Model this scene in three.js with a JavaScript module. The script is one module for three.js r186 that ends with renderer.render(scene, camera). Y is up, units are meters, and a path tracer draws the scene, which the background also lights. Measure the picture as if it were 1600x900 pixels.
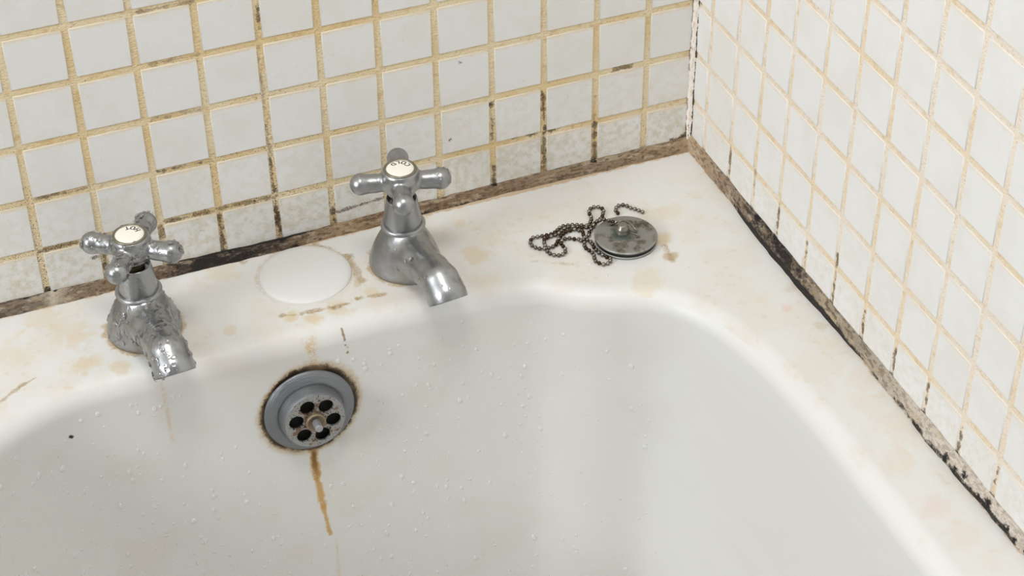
import * as THREE from 'three';
import { MarchingCubes } from 'three/addons/objects/MarchingCubes.js';
import { MeshSurfaceSampler } from 'three/addons/math/MeshSurfaceSampler.js';
import { RectAreaLightUniformsLib } from 'three/addons/lights/RectAreaLightUniformsLib.js';
import * as BGU from 'three/addons/utils/BufferGeometryUtils.js';

// ------------------------------------------------------------------ camera, light, exposure
// x runs along the tap wall (corner at 0, room at minus), y is up from the bath deck, z comes out of the tap wall
const scene = new THREE.Scene();
const camera = new THREE.PerspectiveCamera(16.8355, 16 / 9, 0.05, 20);
camera.position.set(-0.53322, 0.78508, 1.01308);
camera.up.set(0.238186, 0.779341, -0.579565);
camera.lookAt(-0.53322 + 0.284047, 0.78508 - 0.626546, 1.01308 - 0.72578);
scene.add(camera);
scene.background = new THREE.Color(0.9, 0.95, 1.0);
const renderer = new THREE.WebGLRenderer({ antialias: true });
renderer.toneMapping = THREE.LinearToneMapping;
renderer.toneMappingExposure = 1.0;
renderer.shadowMap.enabled = true;
RectAreaLightUniformsLib.init();
const ROOM = { x0: -2.4, z1: 3.0, floor: -0.55, top: 1.85 };
const WIN = { z0: 0.3, z1: 1.2, y0: 0.7, y1: 1.6 };
const windowLight = new THREE.RectAreaLight(0xf8fbff, 16.8, WIN.z1 - WIN.z0 - 0.1, WIN.y1 - WIN.y0 - 0.1);
windowLight.position.set(ROOM.x0 - 0.02, (WIN.y0 + WIN.y1) / 2, (WIN.z0 + WIN.z1) / 2);
windowLight.lookAt(0, (WIN.y0 + WIN.y1) / 2, (WIN.z0 + WIN.z1) / 2);
scene.add(windowLight);
const LAMP = { x: -0.5, z: 0.6, w: 0.5, d: 0.5, y: ROOM.top - 0.06 };
const ceilingLight = new THREE.RectAreaLight(0xfffcf8, 12, LAMP.w, LAMP.d);
ceilingLight.position.set(LAMP.x, LAMP.y - 0.012, LAMP.z);
ceilingLight.lookAt(LAMP.x, LAMP.y - 1, LAMP.z);
scene.add(ceilingLight);

// ------------------------------------------------------------------ helpers
let seed = 20240611;
const rnd = () => { seed = (seed * 1664525 + 1013904223) >>> 0; return seed / 4294967296; };
const rr = (a, b) => a + (b - a) * rnd();
const clamp = (v, a = 0, b = 1) => v < a ? a : v > b ? b : v;
const lerp = (a, b, t) => a + (b - a) * t;
const sst = (a, b, v) => { const t = clamp((v - a) / (b - a)); return t * t * (3 - 2 * t); };
const NS = 512, NT = new Float32Array(NS * NS);
for (let i = 0; i < NS * NS; i++) NT[i] = rnd();
function vn(x, y) {
  const xi = Math.floor(x), yi = Math.floor(y); let fx = x - xi, fy = y - yi;
  fx = fx * fx * (3 - 2 * fx); fy = fy * fy * (3 - 2 * fy);
  const a = xi & 511, b = (xi + 1) & 511, c = (yi & 511) * NS, d = ((yi + 1) & 511) * NS;
  return (NT[c + a] * (1 - fx) + NT[c + b] * fx) * (1 - fy) + (NT[d + a] * (1 - fx) + NT[d + b] * fx) * fy;
}
const fbm = (x, y, o = 4) => { let s = 0, a = 0.5, t = 0; for (let i = 0; i < o; i++) { s += a * vn(x, y); t += a; x = x * 2.03 + 17.3; y = y * 2.03 + 41.7; a *= 0.5; } return s / t; };
const SRGB = THREE.SRGBColorSpace;
function makeTex(w, h, fn, colour = true) {   // fn(u, v) gives an sRGB triple 0..255; v runs upwards
  const d = new Uint8Array(w * h * 4), o = [0, 0, 0];
  for (let j = 0, p = 0; j < h; j++) for (let i = 0; i < w; i++, p += 4) {
    fn((i + 0.5) / w, (j + 0.5) / h, o);
    d[p] = clamp(o[0], 0, 255); d[p + 1] = clamp(o[1], 0, 255); d[p + 2] = clamp(o[2], 0, 255); d[p + 3] = 255;
  }
  const t = new THREE.DataTexture(d, w, h);
  t.magFilter = THREE.LinearFilter; t.minFilter = THREE.LinearMipmapLinearFilter; t.generateMipmaps = true;
  t.wrapS = t.wrapT = THREE.MirroredRepeatWrapping;
  if (colour) t.colorSpace = SRGB;
  t.needsUpdate = true;
  return t;
}
const mix3 = (o, r, g, b, t) => { o[0] += (r - o[0]) * t; o[1] += (g - o[1]) * t; o[2] += (b - o[2]) * t; };
function segDist(px, py, s) {
  const dx = s[2] - s[0], dy = s[3] - s[1], t = clamp(((px - s[0]) * dx + (py - s[1]) * dy) / (dx * dx + dy * dy + 1e-9));
  return Math.hypot(px - s[0] - dx * t, py - s[1] - dy * t);
}
// strokes are binned on a coarse grid so that a texel only looks at the ones near it
function binned(list, reach, x0, x1, y0, y1, cell = 8) {
  const nx = Math.ceil((x1 - x0) / cell), ny = Math.ceil((y1 - y0) / cell), bins = Array.from({ length: nx * ny }, () => []);
  for (const s of list) {
    const r = reach(s), ax = Math.min(s[0], s.length > 5 ? s[2] : s[0]) - r, bx = Math.max(s[0], s.length > 5 ? s[2] : s[0]) + r;
    const ay = Math.min(s[1], s.length > 5 ? s[3] : s[1]) - r, by = Math.max(s[1], s.length > 5 ? s[3] : s[1]) + r;
    for (let j = Math.max(0, Math.floor((ay - y0) / cell)); j <= Math.min(ny - 1, Math.floor((by - y0) / cell)); j++)
      for (let i = Math.max(0, Math.floor((ax - x0) / cell)); i <= Math.min(nx - 1, Math.floor((bx - x0) / cell)); i++) bins[j * nx + i].push(s);
  }
  return (x, y) => bins[clamp(Math.floor((y - y0) / cell), 0, ny - 1) * nx + clamp(Math.floor((x - x0) / cell), 0, nx - 1)];
}
const taken = new Map();
const numbered = (n) => { const k = taken.get(n) ?? 0; taken.set(n, k + 1); return k ? n + '_' + String(k).padStart(3, '0') : n; };
function mesh(name, geo, mat, parent) {
  const m = new THREE.Mesh(geo, mat); m.name = name; m.castShadow = m.receiveShadow = true;
  (parent ?? scene).add(m); return m;
}
function thing(name, label, category, [x, y, z] = [0, 0, 0], group) {
  const g = new THREE.Group(); g.name = numbered(name); g.position.set(x, y, z); scene.add(g);
  g.userData = { label, category }; if (group) g.userData.group = group;
  return g;
}
function structure(o, label, category) { o.userData = { label, category, kind: 'structure' }; return o; }
const box = (x0, x1, y0, y1, z0, z1) => new THREE.BoxGeometry(x1 - x0, y1 - y0, z1 - z0).translate((x0 + x1) / 2, (y0 + y1) / 2, (z0 + z1) / 2);
const lathe = (pts, n = 64) => new THREE.LatheGeometry(pts.map(([r, y]) => new THREE.Vector2(r, y)), n);
const std = (o) => new THREE.MeshStandardMaterial(o);

// ------------------------------------------------------------------ room shell
const T = 0.1;
const paint = std({ color: 0xcfcfcd, roughness: 0.8 });
const wallBack = structure(mesh('wall_back', box(ROOM.x0 - T, T, ROOM.floor, ROOM.top, -T, -0.006), paint), 'white tiled wall behind the two taps', 'wall');
const wallRight = structure(mesh('wall_right', box(0.006, T, ROOM.floor, ROOM.top, -0.006, ROOM.z1 + T), paint), 'bright white tiled wall along the right side of the bath', 'wall');
structure(mesh('wall_front', box(ROOM.x0 - T, T, ROOM.floor, ROOM.top, ROOM.z1, ROOM.z1 + T), paint), 'painted wall at the far end of the bathroom', 'wall');
const wl = [box(ROOM.x0 - T, ROOM.x0, ROOM.floor, WIN.y0, -0.006, ROOM.z1), box(ROOM.x0 - T, ROOM.x0, WIN.y1, ROOM.top, -0.006, ROOM.z1),
  box(ROOM.x0 - T, ROOM.x0, WIN.y0, WIN.y1, -0.006, WIN.z0), box(ROOM.x0 - T, ROOM.x0, WIN.y0, WIN.y1, WIN.z1, ROOM.z1)];
structure(mesh('wall_left', BGU.mergeGeometries(wl), paint), 'painted wall with the window', 'wall');
structure(mesh('floor', box(ROOM.x0 - T, T, ROOM.floor - T, ROOM.floor, -T, ROOM.z1 + T), std({ color: 0x8d8a84, roughness: 0.6 })), 'grey bathroom floor', 'floor');
structure(mesh('ceiling', box(ROOM.x0 - T, T, ROOM.top, ROOM.top + T, -T, ROOM.z1 + T), paint), 'white bathroom ceiling', 'ceiling');
{
  const w = new THREE.Group(); w.name = 'window_1'; scene.add(w); structure(w, 'white framed window in the side wall', 'window');
  const x0 = ROOM.x0 - 0.075, x1 = ROOM.x0 - 0.035, f = 0.045, { z0, z1, y0, y1 } = WIN, wm = std({ color: 0xf1f1ee, roughness: 0.4 });
  mesh('window_frame', BGU.mergeGeometries([box(x0, x1, y0, y0 + f, z0, z1), box(x0, x1, y1 - f, y1, z0, z1), box(x0, x1, y0 + f, y1 - f, z0, z0 + f), box(x0, x1, y0 + f, y1 - f, z1 - f, z1)]), wm, w);
  mesh('pane', box(x0 + 0.016, x0 + 0.022, y0 + f, y1 - f, z0 + f, z1 - f), new THREE.MeshPhysicalMaterial({ color: 0xffffff, transmission: 1, roughness: 0.3, thickness: 0 }), w);
}
{
  const l = thing('ceiling_lamp', 'flat square ceiling lamp above the bathroom', 'lamp', [LAMP.x, LAMP.y, LAMP.z]);
  mesh('housing', box(-LAMP.w / 2 - 0.02, LAMP.w / 2 + 0.02, 0, ROOM.top - LAMP.y, -LAMP.d / 2 - 0.02, LAMP.d / 2 + 0.02), std({ color: 0xf0f0ee, roughness: 0.5 }), l);
  mesh('diffuser', box(-LAMP.w / 2, LAMP.w / 2, -0.008, 0, -LAMP.d / 2, LAMP.d / 2), std({ color: 0xffffff, emissive: 0xfffaf4, emissiveIntensity: 1.5, roughness: 0.6 }), l);
}

// ------------------------------------------------------------------ tiled walls
const U = 38;   // one tile pitch in millimetres
const rowLines = [0, 1.01, 2.055, 3.07, 4.065, 5.065, 6.085]; while (rowLines.length < 13) rowLines.push(rowLines.at(-1) + 1.012);
const backLines = [0.995, 1.983, 2.975, 3.95, 4.963, 5.967, 6.968, 7.953, 8.947, 9.963, 10.973, 12.0]; while (backLines.length < 22) backLines.push(backLines.at(-1) + 1);
const rightLines = [0.65, 1.635, 2.555, 3.46, 4.455, 5.414, 6.39, 7.35, 8.315]; while (rightLines.length < 22) rightLines.push(rightLines.at(-1) + 0.965);
const ys = [-1.0, ...rowLines].map((v) => (v + 1.03) * U);
const bx = [0.0, ...backLines].map((v) => -v * U), rz = [0.0, ...rightLines].map((v) => v * U);
// mould strokes on the joints: [x, y, x, y, half width, strength], millimetres on the wall
const backMould = [[-300.7,184.3,-301.1,166.4,1.2,0.9],[-303.4,157.5,-303,78.3,0.5,0.4],[-302.8,78.1,-302.2,7.1,1.1,0.85],[-151.3,72.8,-149.9,44.3,1.3,0.9],[-149.8,21,-149.5,8.7,2.6,0.85],[-114.1,72.6,-112.2,41,1.2,0.85],[-113.2,39.7,-112.6,9.1,2.4,0.7],[-75.3,37.9,-75.0,7.4,2.3,0.75],[-135.6,41.2,-101.8,39.9,1.2,0.75],[-60.9,77.4,-50.5,77.4,1.9,0.65],[-374.4,38.4,-342.6,38.9,1.5,0.75],[-375.6,78.2,-342.6,77.5,1.7,0.75],[-373.5,117.2,-340.4,117,1.7,0.4],[-369.7,156,-342.1,156,1.6,0.4],[-375.8,193.3,-339.9,193.3,1.6,0.5],[-451.9,78.5,-418.2,77.8,1.1,0.65],[-340.3,33.8,-340,6.0,2.6,0.75],[-378.2,35.8,-378.2,28.5,2.4,0.6],[-416.9,35.6,-416.9,9.5,2.4,0.75],[-455.8,7.9,-455.9,3.7,2.4,1],[-264.4,17.6,-264.2,8.6,2.2,0.8],[-338.4,39,-304.1,39,1.8,0.55],[-9.6,6.0,-2.9,11.3,4,0.9],[-17.1,7.4,-5.6,7.1,1.6,0.8],[-456.6,38.4,-433.0,38.9,1.4,0.65],[-301.5,25.1,-301,7.9,2.2,0.85],[-75.5,37.7,-75.3,58.8,0.7,0.45]];
const backTileMould = [[-424.4,24.6,-415.7,24.7,0.9,0.7],[-9.6,7.0,-2.9,12.3,2.6,0.9],[-17.1,8.6,-5.6,8.1,1.1,0.85],[-261.8,15.2,-225.3,18.2,0.9,0.7],[-181.3,51.5,-180.1,52.4,0.45,1],[-171.9,110,-171.2,110,0.35,0.8]];
const rightMould = [[62.1,38.0,62.1,13.6,1.7,0.75],[97.1,40.9,97.1,16.6,1.2,0.45],[131.5,37.8,131.5,14.3,1.7,0.8],[169.3,32.2,169.3,11.7,1.6,0.75],[205.8,49.6,205.8,11.2,1.7,0.85],[242.8,31.3,242.8,12.1,1.5,0.95],[279.5,31.9,279.5,11.0,1.6,0.85],[316.1,33.8,316.1,11.3,1.6,0.85],[352.5,30.4,352.5,10.3,1.4,0.85],[389.2,32.0,389.2,12.0,1.4,0.85],[3.5,113.6,5.7,118.8,2,0.7],[1.4,22,1.2,5.7,2,0.8]];
const TW = 560, joint = 4.5;
function groutTex(right) {
  const H = right ? 320 : 240, h = right ? 1170 : 878, near = binned(right ? rightMould : backMould, (s) => s[4] * 2 + 2, right ? 0 : -TW, right ? TW : 0, -10, H);
  return makeTex(2048, h, (u, v, o) => {
    const a = right ? u * TW : u * TW - TW, y = v * H;
    const n1 = fbm(a * 0.03 + 3, y * 0.03 + (right ? 9 : 1), 3), n2 = fbm(a * 0.25, y * 0.25 + 50, 3), n3 = vn(a * 1.7, y * 1.7 + 90), n4 = vn(a * 2.6 + 7, y * 2.6);
    if (right) { o[0] = 234; o[1] = 222; o[2] = 206; mix3(o, 231, 211, 178, sst(0.42, 0.7, n1) * 0.7); } else { o[0] = 232; o[1] = 215; o[2] = 180; mix3(o, 224, 196, 144, sst(0.4, 0.75, n1) * 0.7); }
    mix3(o, 200, 164, 108, sst(0.6, 0.8, n2) * (right ? 0.25 : 0.4));
    mix3(o, 150, 110, 66, sst(0.72, 0.95, n3) * 0.25);
    // fine dark mould specks, thick in the lower left of the tap wall and thin elsewhere
    const patch = fbm(a * 0.02 + 31, y * 0.02 + 77, 2);
    const lot = right ? 0.05 + 0.2 * (y < 60 ? 1 : 0) * patch : 0.1 + 0.42 * sst(-150, -330, a) * sst(0.3, 0.62, patch) * sst(210, 60, y) + 0.2 * sst(60, 20, y);
    if (n4 > 0.97 - lot * 0.34) mix3(o, 62, 44, 28, clamp((n4 - 0.97 + lot * 0.34) * 9));
    for (const s of near(a, y)) {
      const d = segDist(a, y, s) + (n2 - 0.5) * 6 + (n3 - 0.5) * 2.4, w = s[4] * (right ? 0.5 : 0.75), k = sst(w + 0.6, w - 1.2, d) * s[5];
      if (k > 0) { const b = sst(0.35, 0.75, n4 * 0.5 + n2 * 0.5 + s[5] * 0.25); mix3(o, lerp(122, 28, b), lerp(88, 21, b), lerp(50, 15, b), clamp(k * (0.35 + n3 * 0.8))); }
    }
  });
}
function tileTex(right) {
  const H = right ? 320 : 240, h = right ? 1170 : 878, near = binned(right ? [] : backTileMould, (s) => s[4] * 2 + 2, right ? 0 : -TW, right ? TW : 0, -10, H);
  return makeTex(2048, h, (u, v, o) => {
    const a = right ? u * TW : u * TW - TW, y = v * H;
    const n1 = fbm(a * 0.05 + 3, y * 0.05 + (right ? 19 : 5), 3), n2 = fbm(a * 0.3, y * 0.3 + 50, 3), n3 = vn(a * 1.5 + 3, y * 1.5 + 90), n4 = vn(a * 2.2 + 7, y * 2.2);
    o[0] = 232; o[1] = 231; o[2] = 228;
    mix3(o, 226, 223, 215, sst(0.45, 0.7, n1) * 0.4);
    // grimy film of blotches and specks on the lowest rows of tiles
    const g = right ? (y < 42 ? 0.4 : y < 80 ? 0.12 : 0.0) : (y < 42 ? 1 : y < 80 ? 0.3 : 0.06);
    mix3(o, 214, 209, 194, sst(0.3, 0.7, n2) * 0.6 * g);
    mix3(o, 190, 180, 152, sst(0.56, 0.78, n2 * 0.7 + n3 * 0.3) * 0.25 * g);
    // grout smeared over the upper edges of the tiles
    { let e = 99; for (let r = 1; r < 9; r++) { const q = ys[r] - joint / 2 - y; if (q > -3 && q < e) e = q; } if (e < 4) mix3(o, right ? 232 : 230, right ? 219 : 212, right ? 200 : 182, sst(2.6, 0.2, e + (n2 - 0.5) * 3 + (n3 - 0.5)) * (right ? 0.55 : 0.7)); }
    if (n4 > 0.93 - g * 0.07 && n3 > 0.72 - g * 0.2) mix3(o, 110, 98, 74, 0.25 * (g > 0.05 ? 1 : 0));
    for (const s of near(a, y)) { const d = segDist(a, y, s) + (n2 - 0.5) * 2.2 + (n3 - 0.5) * 1.4, k = sst(s[4] + 0.7, s[4] - 0.8, d) * s[5]; if (k > 0) mix3(o, 70, 50, 28, clamp(k * (0.2 + n4 * 1.1))); }
  });
}
function tileGeo(w, h, place, uvOf) {   // rounded front edge in two steps, then the sides into the grout
  const rings = [[0, 0.0022], [0.4e-3, 0.0021], [0.7e-3, 0.0016], [0.7e-3, -0.001]].map(([out, z]) => ({ x: w / 2 - 0.7e-3 + out, y: h / 2 - 0.7e-3 + out, z }));
  const pos = [], idx = [], uv = [], nor = [], O = place(0, 0, 0);
  rings.forEach((r, k) => { for (const [sx, sy] of [[-1, -1], [1, -1], [1, 1], [-1, 1]]) {
    const p = place(r.x * sx, r.y * sy, r.z), n = place(...[[0, 0, 1], [0.2 * sx, 0.2 * sy, 0.95], [0.5 * sx, 0.5 * sy, 0.7], [0.7 * sx, 0.7 * sy, 0]][k]).sub(O).normalize();
    pos.push(p.x, p.y, p.z); uv.push(...uvOf(p)); nor.push(n.x, n.y, n.z);
  } });
  idx.push(0, 1, 2, 0, 2, 3);
  for (let k = 0; k < 3; k++) for (let i = 0; i < 4; i++) { const a = k * 4 + i, b = k * 4 + (i + 1) % 4; idx.push(a, a + 4, b + 4, a, b + 4, b); }
  const g = new THREE.BufferGeometry();
  g.setAttribute('position', new THREE.Float32BufferAttribute(pos, 3)); g.setAttribute('uv', new THREE.Float32BufferAttribute(uv, 2)); g.setAttribute('normal', new THREE.Float32BufferAttribute(nor, 3));
  const w3 = (i) => new THREE.Vector3().fromArray(pos, idx[i] * 3), f3 = w3(1).sub(w3(0)).cross(w3(2).sub(w3(0)));
  if (f3.dot(new THREE.Vector3(nor[0], nor[1], nor[2])) < 0) for (let i = 0; i < idx.length; i += 3) { const t = idx[i + 1]; idx[i + 1] = idx[i + 2]; idx[i + 2] = t; }
  g.setIndex(idx);
  return g;
}
const groutBump = makeTex(256, 256, (u, v, o) => { o[0] = o[1] = o[2] = 255 * fbm(u * 40, v * 40, 3); }, false); groutBump.repeat.set(8, 8);
for (const right of [false, true]) {
  const H = right ? 320 : 240, wall = right ? wallRight : wallBack, lines = right ? rz : bx;
  const uvOf = (p) => right ? [p.z * 1000 / TW, p.y * 1000 / H] : [p.x * 1000 / TW + 1, p.y * 1000 / H];
  const gm = std({ map: groutTex(right), roughness: 0.85, bumpMap: groutBump, bumpScale: 0.0004 });
  const tm = new THREE.MeshPhysicalMaterial({ map: tileTex(right), roughness: 0.5, clearcoat: 0.04, clearcoatRoughness: 0.3 });
  const top = ys.at(-1) / 1000, end = lines.at(-1) / 1000;
  const bed = right ? box(-0.0015, 0.006, -0.02, top, -0.006, end) : box(end, 0.0, -0.02, top, -0.006, 0.0015);
  const P = bed.attributes.position, q = bed.attributes.uv; for (let i = 0; i < P.count; i++) { const c = uvOf({ x: P.getX(i), y: P.getY(i), z: P.getZ(i) }); q.setXY(i, c[0], c[1]); }
  mesh('grout_bed', bed, gm, wall);
  for (let i = 0; i < lines.length - 1; i++) for (let k = 0; k < ys.length - 1; k++) {
    const a0 = lines[i], a1 = lines[i + 1], s = Math.sign(a1 - a0);
    const l = a0 + s * (i ? joint / 2 : 3.2) + rr(-0.25, 0.25), r = a1 - s * joint / 2 + rr(-0.25, 0.25), b = ys[k] + joint / 2 + rr(-0.3, 0.3), t = ys[k + 1] - joint / 2 + rr(-0.3, 0.3);
    const w = Math.abs(r - l) / 1000, h = (t - b) / 1000, cx = (l + r) / 2000, cy = (b + t) / 2000, roll = rr(-0.008, 0.008), tx = rr(-0.006, 0.006), ty = rr(-0.006, 0.006);
    const place = (x, y, z) => { const X = x * Math.cos(roll) - y * Math.sin(roll), Y = x * Math.sin(roll) + y * Math.cos(roll), Z = z + X * tx + Y * ty; return right ? new THREE.Vector3(-Z, cy + Y, cx - X * -1 * -1) : new THREE.Vector3(cx + X, cy + Y, Z); };
    mesh('tile', tileGeo(w, h, place, uvOf), tm, wall);
  }
}

// ------------------------------------------------------------------ bathtub
// inner lip of the deck seen from above, metres, starting in the middle of the tap end
const half = [[-0.318,0.086],[-0.26,0.086],[-0.225,0.088],[-0.185,0.0925],[-0.152,0.101],[-0.128,0.1195],[-0.102,0.129],[-0.081,0.142],[-0.063,0.168],[-0.050,0.2115],[-0.0435,0.272],[-0.042,0.36],[-0.042,0.6],[-0.042,1.0],[-0.043,1.38],[-0.058,1.5],[-0.12,1.57],[-0.2,1.59],[-0.318,1.595]];
const left = [[-0.43,1.59],[-0.51,1.57],[-0.575,1.5],[-0.594,1.38],[-0.595,1.0],[-0.595,0.6],[-0.594,0.3],[-0.588,0.22],[-0.573,0.168],[-0.545,0.129],[-0.505,0.1015],[-0.463,0.086],[-0.423,0.0845],[-0.38,0.086]];
const lipCurve = new THREE.CatmullRomCurve3([...half, ...left].map(([x, z]) => new THREE.Vector3(x, 0, z)), true, 'centripetal');
const LN = 420, lip = [];
{
  const dense = lipCurve.getSpacedPoints(4000).slice(0, -1), wgt = dense.map((p) => p.z < 0.7 ? 3 : 1); let tot = 0; const cum = wgt.map((w) => (tot += w));
  for (let i = 0, j = 0; i < LN; i++) { while (cum[j] < tot * i / LN) j++; lip.push(dense[j].clone()); }
}
const lipN = lip.map((p, i) => { const a = lip[(i + LN - 2) % LN], b = lip[(i + 2) % LN], t = b.clone().sub(a).normalize(); const n = new THREE.Vector3(t.z, 0, -t.x); return n.dot(new THREE.Vector3(-0.318, 0, 0.85).sub(p)) < 0 ? n.negate() : n; });
for (let k = 0; k < 3; k++) { const c = lipN.map((n) => n.clone()); for (let i = 0; i < LN; i++) lipN[i].add(c[(i + 1) % LN]).add(c[(i + LN - 1) % LN]).normalize(); }
const prof = [];   // inset, height
for (let k = 0; k <= 10; k++) { const a = k / 10 * 85 * Math.PI / 180; prof.push([0.0145 * Math.sin(a), -0.0145 * (1 - Math.cos(a))]); }
{
  const [d0, y0] = prof.at(-1), S = (y) => d0 + (y0 - y) * 0.0875 + 0.25 * (y0 - y) ** 2;
  for (let k = 1; k <= 14; k++) { const y = lerp(y0, -0.33, k / 14); prof.push([S(y), y]); }
  const dE = S(-0.33); for (let k = 1; k <= 10; k++) { const a = k / 10 * Math.PI / 2; prof.push([dE + 0.012 * k / 10 + 0.06 * (1 - Math.cos(a)), -0.33 - 0.06 * Math.sin(a)]); }
}
const DX = 560, DZ = 460, BX = 620, BY0 = -240, BY1 = 10;
const deckUV = (x, z) => [x * 1000 / DX + 1, z * 1000 / DZ];
const basinUV = (x, y) => [x * 1000 / BX + 1, (y * 1000 - BY0) / (BY1 - BY0)];
function loft(k0, k1, uvOf, floor) {
  const pos = [], uv = [], idx = [], nor = [];
  for (let k = k0; k <= k1; k++) {
    const a = prof[Math.max(0, k - 1)], b = prof[Math.min(prof.length - 1, k + 1)]; let tx = b[0] - a[0], ty = b[1] - a[1]; const l = Math.hypot(tx, ty); tx /= l; ty /= l;
    if (k === 0) { tx = 1; ty = 0; }
    for (let i = 0; i < LN; i++) {
      const p = lip[i], n = lipN[i], X = p.x + n.x * prof[k][0], Z = p.z + n.z * prof[k][0], Y = prof[k][1];
      pos.push(X, Y, Z); uv.push(...uvOf(X, Y, Z)); nor.push(n.x * -ty, tx, n.z * -ty);
    }
  }
  const R = k1 - k0;
  for (let k = 0; k < R; k++) for (let i = 0; i < LN; i++) { const a = k * LN + i, b = k * LN + (i + 1) % LN; idx.push(a, b, b + LN, a, b + LN, a + LN); }
  if (floor) { const c = pos.length / 3; pos.push(-0.318, prof.at(-1)[1] - 0.004, 0.85); uv.push(0.5, 0); nor.push(0, 1, 0); for (let i = 0; i < LN; i++) idx.push(R * LN + i, R * LN + (i + 1) % LN, c); }
  const g = new THREE.BufferGeometry(); g.setAttribute('position', new THREE.Float32BufferAttribute(pos, 3)); g.setAttribute('normal', new THREE.Float32BufferAttribute(nor, 3)); g.setAttribute('uv', new THREE.Float32BufferAttribute(uv, 2)); g.setIndex(idx);
  // make the winding agree with the normals
  const A = new THREE.Vector3().fromArray(pos, idx[0] * 3), B = new THREE.Vector3().fromArray(pos, idx[1] * 3), C = new THREE.Vector3().fromArray(pos, idx[2] * 3);
  if (B.sub(A).cross(C.sub(A)).dot(new THREE.Vector3().fromArray(nor, idx[0] * 3)) < 0) for (let i = 0; i < idx.length; i += 3) { const t = idx[i + 1]; idx[i + 1] = idx[i + 2]; idx[i + 2] = t; }
  g.setIndex(idx);
  return g;
}
// tints: 0 ochre limescale, 1 peach, 2 brown, 3 pink; [x, z, radius, strength, tint] in millimetres on the deck
const TINT = [[212, 190, 150], [221, 203, 185], [184, 160, 124], [224, 192, 180]];
const deckBlobs = [[-457.2,33.8,17.5,0.45,0],[-449.6,74.6,11.2,0.7,0],[-429.5,82.8,6.2,0.65,0],[-463.4,89.4,5.4,0.7,0],[-462.8,21.3,12.5,0.3,0],[-450.6,45.2,6.2,0.7,1],[-484.8,52.4,14.6,0.35,0],[-472.0,47.8,8.3,0.3,1],[-383.6,84.7,4.6,0.7,1],[-356.9,77.0,4.2,0.5,0],[-346.7,16.1,11.7,0.4,0],[-321.8,4.2,6.7,0.55,0],[-327.8,69.9,6.7,0.6,1],[-316.5,77.2,5.8,0.85,0],[-306.0,84.3,7.5,0.8,0],[-288.2,79.2,10.0,0.6,0],[-267.6,59.4,8.3,0.6,2],[-273.3,75.5,2.5,0.9,2],[-264.2,71.5,7.5,0.6,0],[-256.8,81.6,12.5,0.5,1],[-239.4,81.7,6.7,0.5,1],[-186.9,61.9,10.8,0.6,0],[-193.2,90.0,10.8,0.5,1],[-184.5,26.6,5.8,0.5,0],[-170.2,51.5,9.2,0.3,0],[-199.3,32.0,5.8,0.4,1],[-66.2,94.4,5.8,0.75,0],[-68.5,112.1,3.8,0.85,2],[-62.0,65.3,10.8,0.4,0],[-48.5,67.0,10.0,0.3,0],[-73.5,32.8,12.5,0.15,1],[-56.4,146.2,8.3,0.2,1],[-35.9,173.8,7.5,0.45,1],[-23.8,189.9,5.0,0.7,3],[-6.1,174.0,8.3,0.4,2],[-15.0,232.0,11.7,0.4,1],[-13.3,212.6,5.8,0.4,2],[-11.7,265.7,11.7,0.4,1],[-23.6,282.7,8.3,0.3,1],[-14.8,308.8,14.2,0.45,1],[-32.3,338.6,10.4,0.45,1],[-8.9,327.9,9.2,0.3,1],[-28.7,378.1,9.2,0.38,3],[-5.2,363.8,7.5,0.35,1],[-29.6,402.9,10.0,0.4,1],[-126.5,34.8,10.8,0.2,1],[-3.2,35.7,5.0,0.5,0],[-205.1,10.3,5.0,0.5,0],[-394.4,28.6,8.3,0.3,0],[-124.6,85.3,5.8,0.2,1],[-94.6,130.5,9.2,0.4,0]];
const deckStrokes = [[-503.0,88.1,-489.8,79.2,1,0.5],[-489.8,79.2,-478.7,74.2,1.2,0.7],[-310.8,76.8,-290.1,78.4,1.6,0.7],[-290.1,78.4,-279.5,78.6,1.6,0.7],[-322.7,74.0,-311.2,78.0,1.2,0.6],[-272.2,76.0,-255.7,78.5,1.4,0.6],[-155.3,82.3,-127.8,98.0,0.9,0.35],[-67.2,101.5,-69.3,117.7,2,0.5],[-264.2,31.6,-264.9,60.5,2.5,0.45],[-281.2,11.2,-264.6,32.9,1.5,0.45],[-330.4,11.8,-320.8,8.4,1.5,0.4]];
const TAP = { cold: [-0.2323, 0, 0.0525], hot: [-0.4062, 0, 0.0552] };
const PAD = [-0.2965, 0.0395, 0.0302], OVER = [-0.3183, -0.0555];
const enamel = [222, 221, 217];
const nearBlob = binned(deckBlobs, (s) => s[2] * 1.9, -DX, 0, 0, DZ), nearDeck = binned(deckStrokes, (s) => s[4] * 2 + 3, -DX, 0, 0, DZ);
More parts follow.
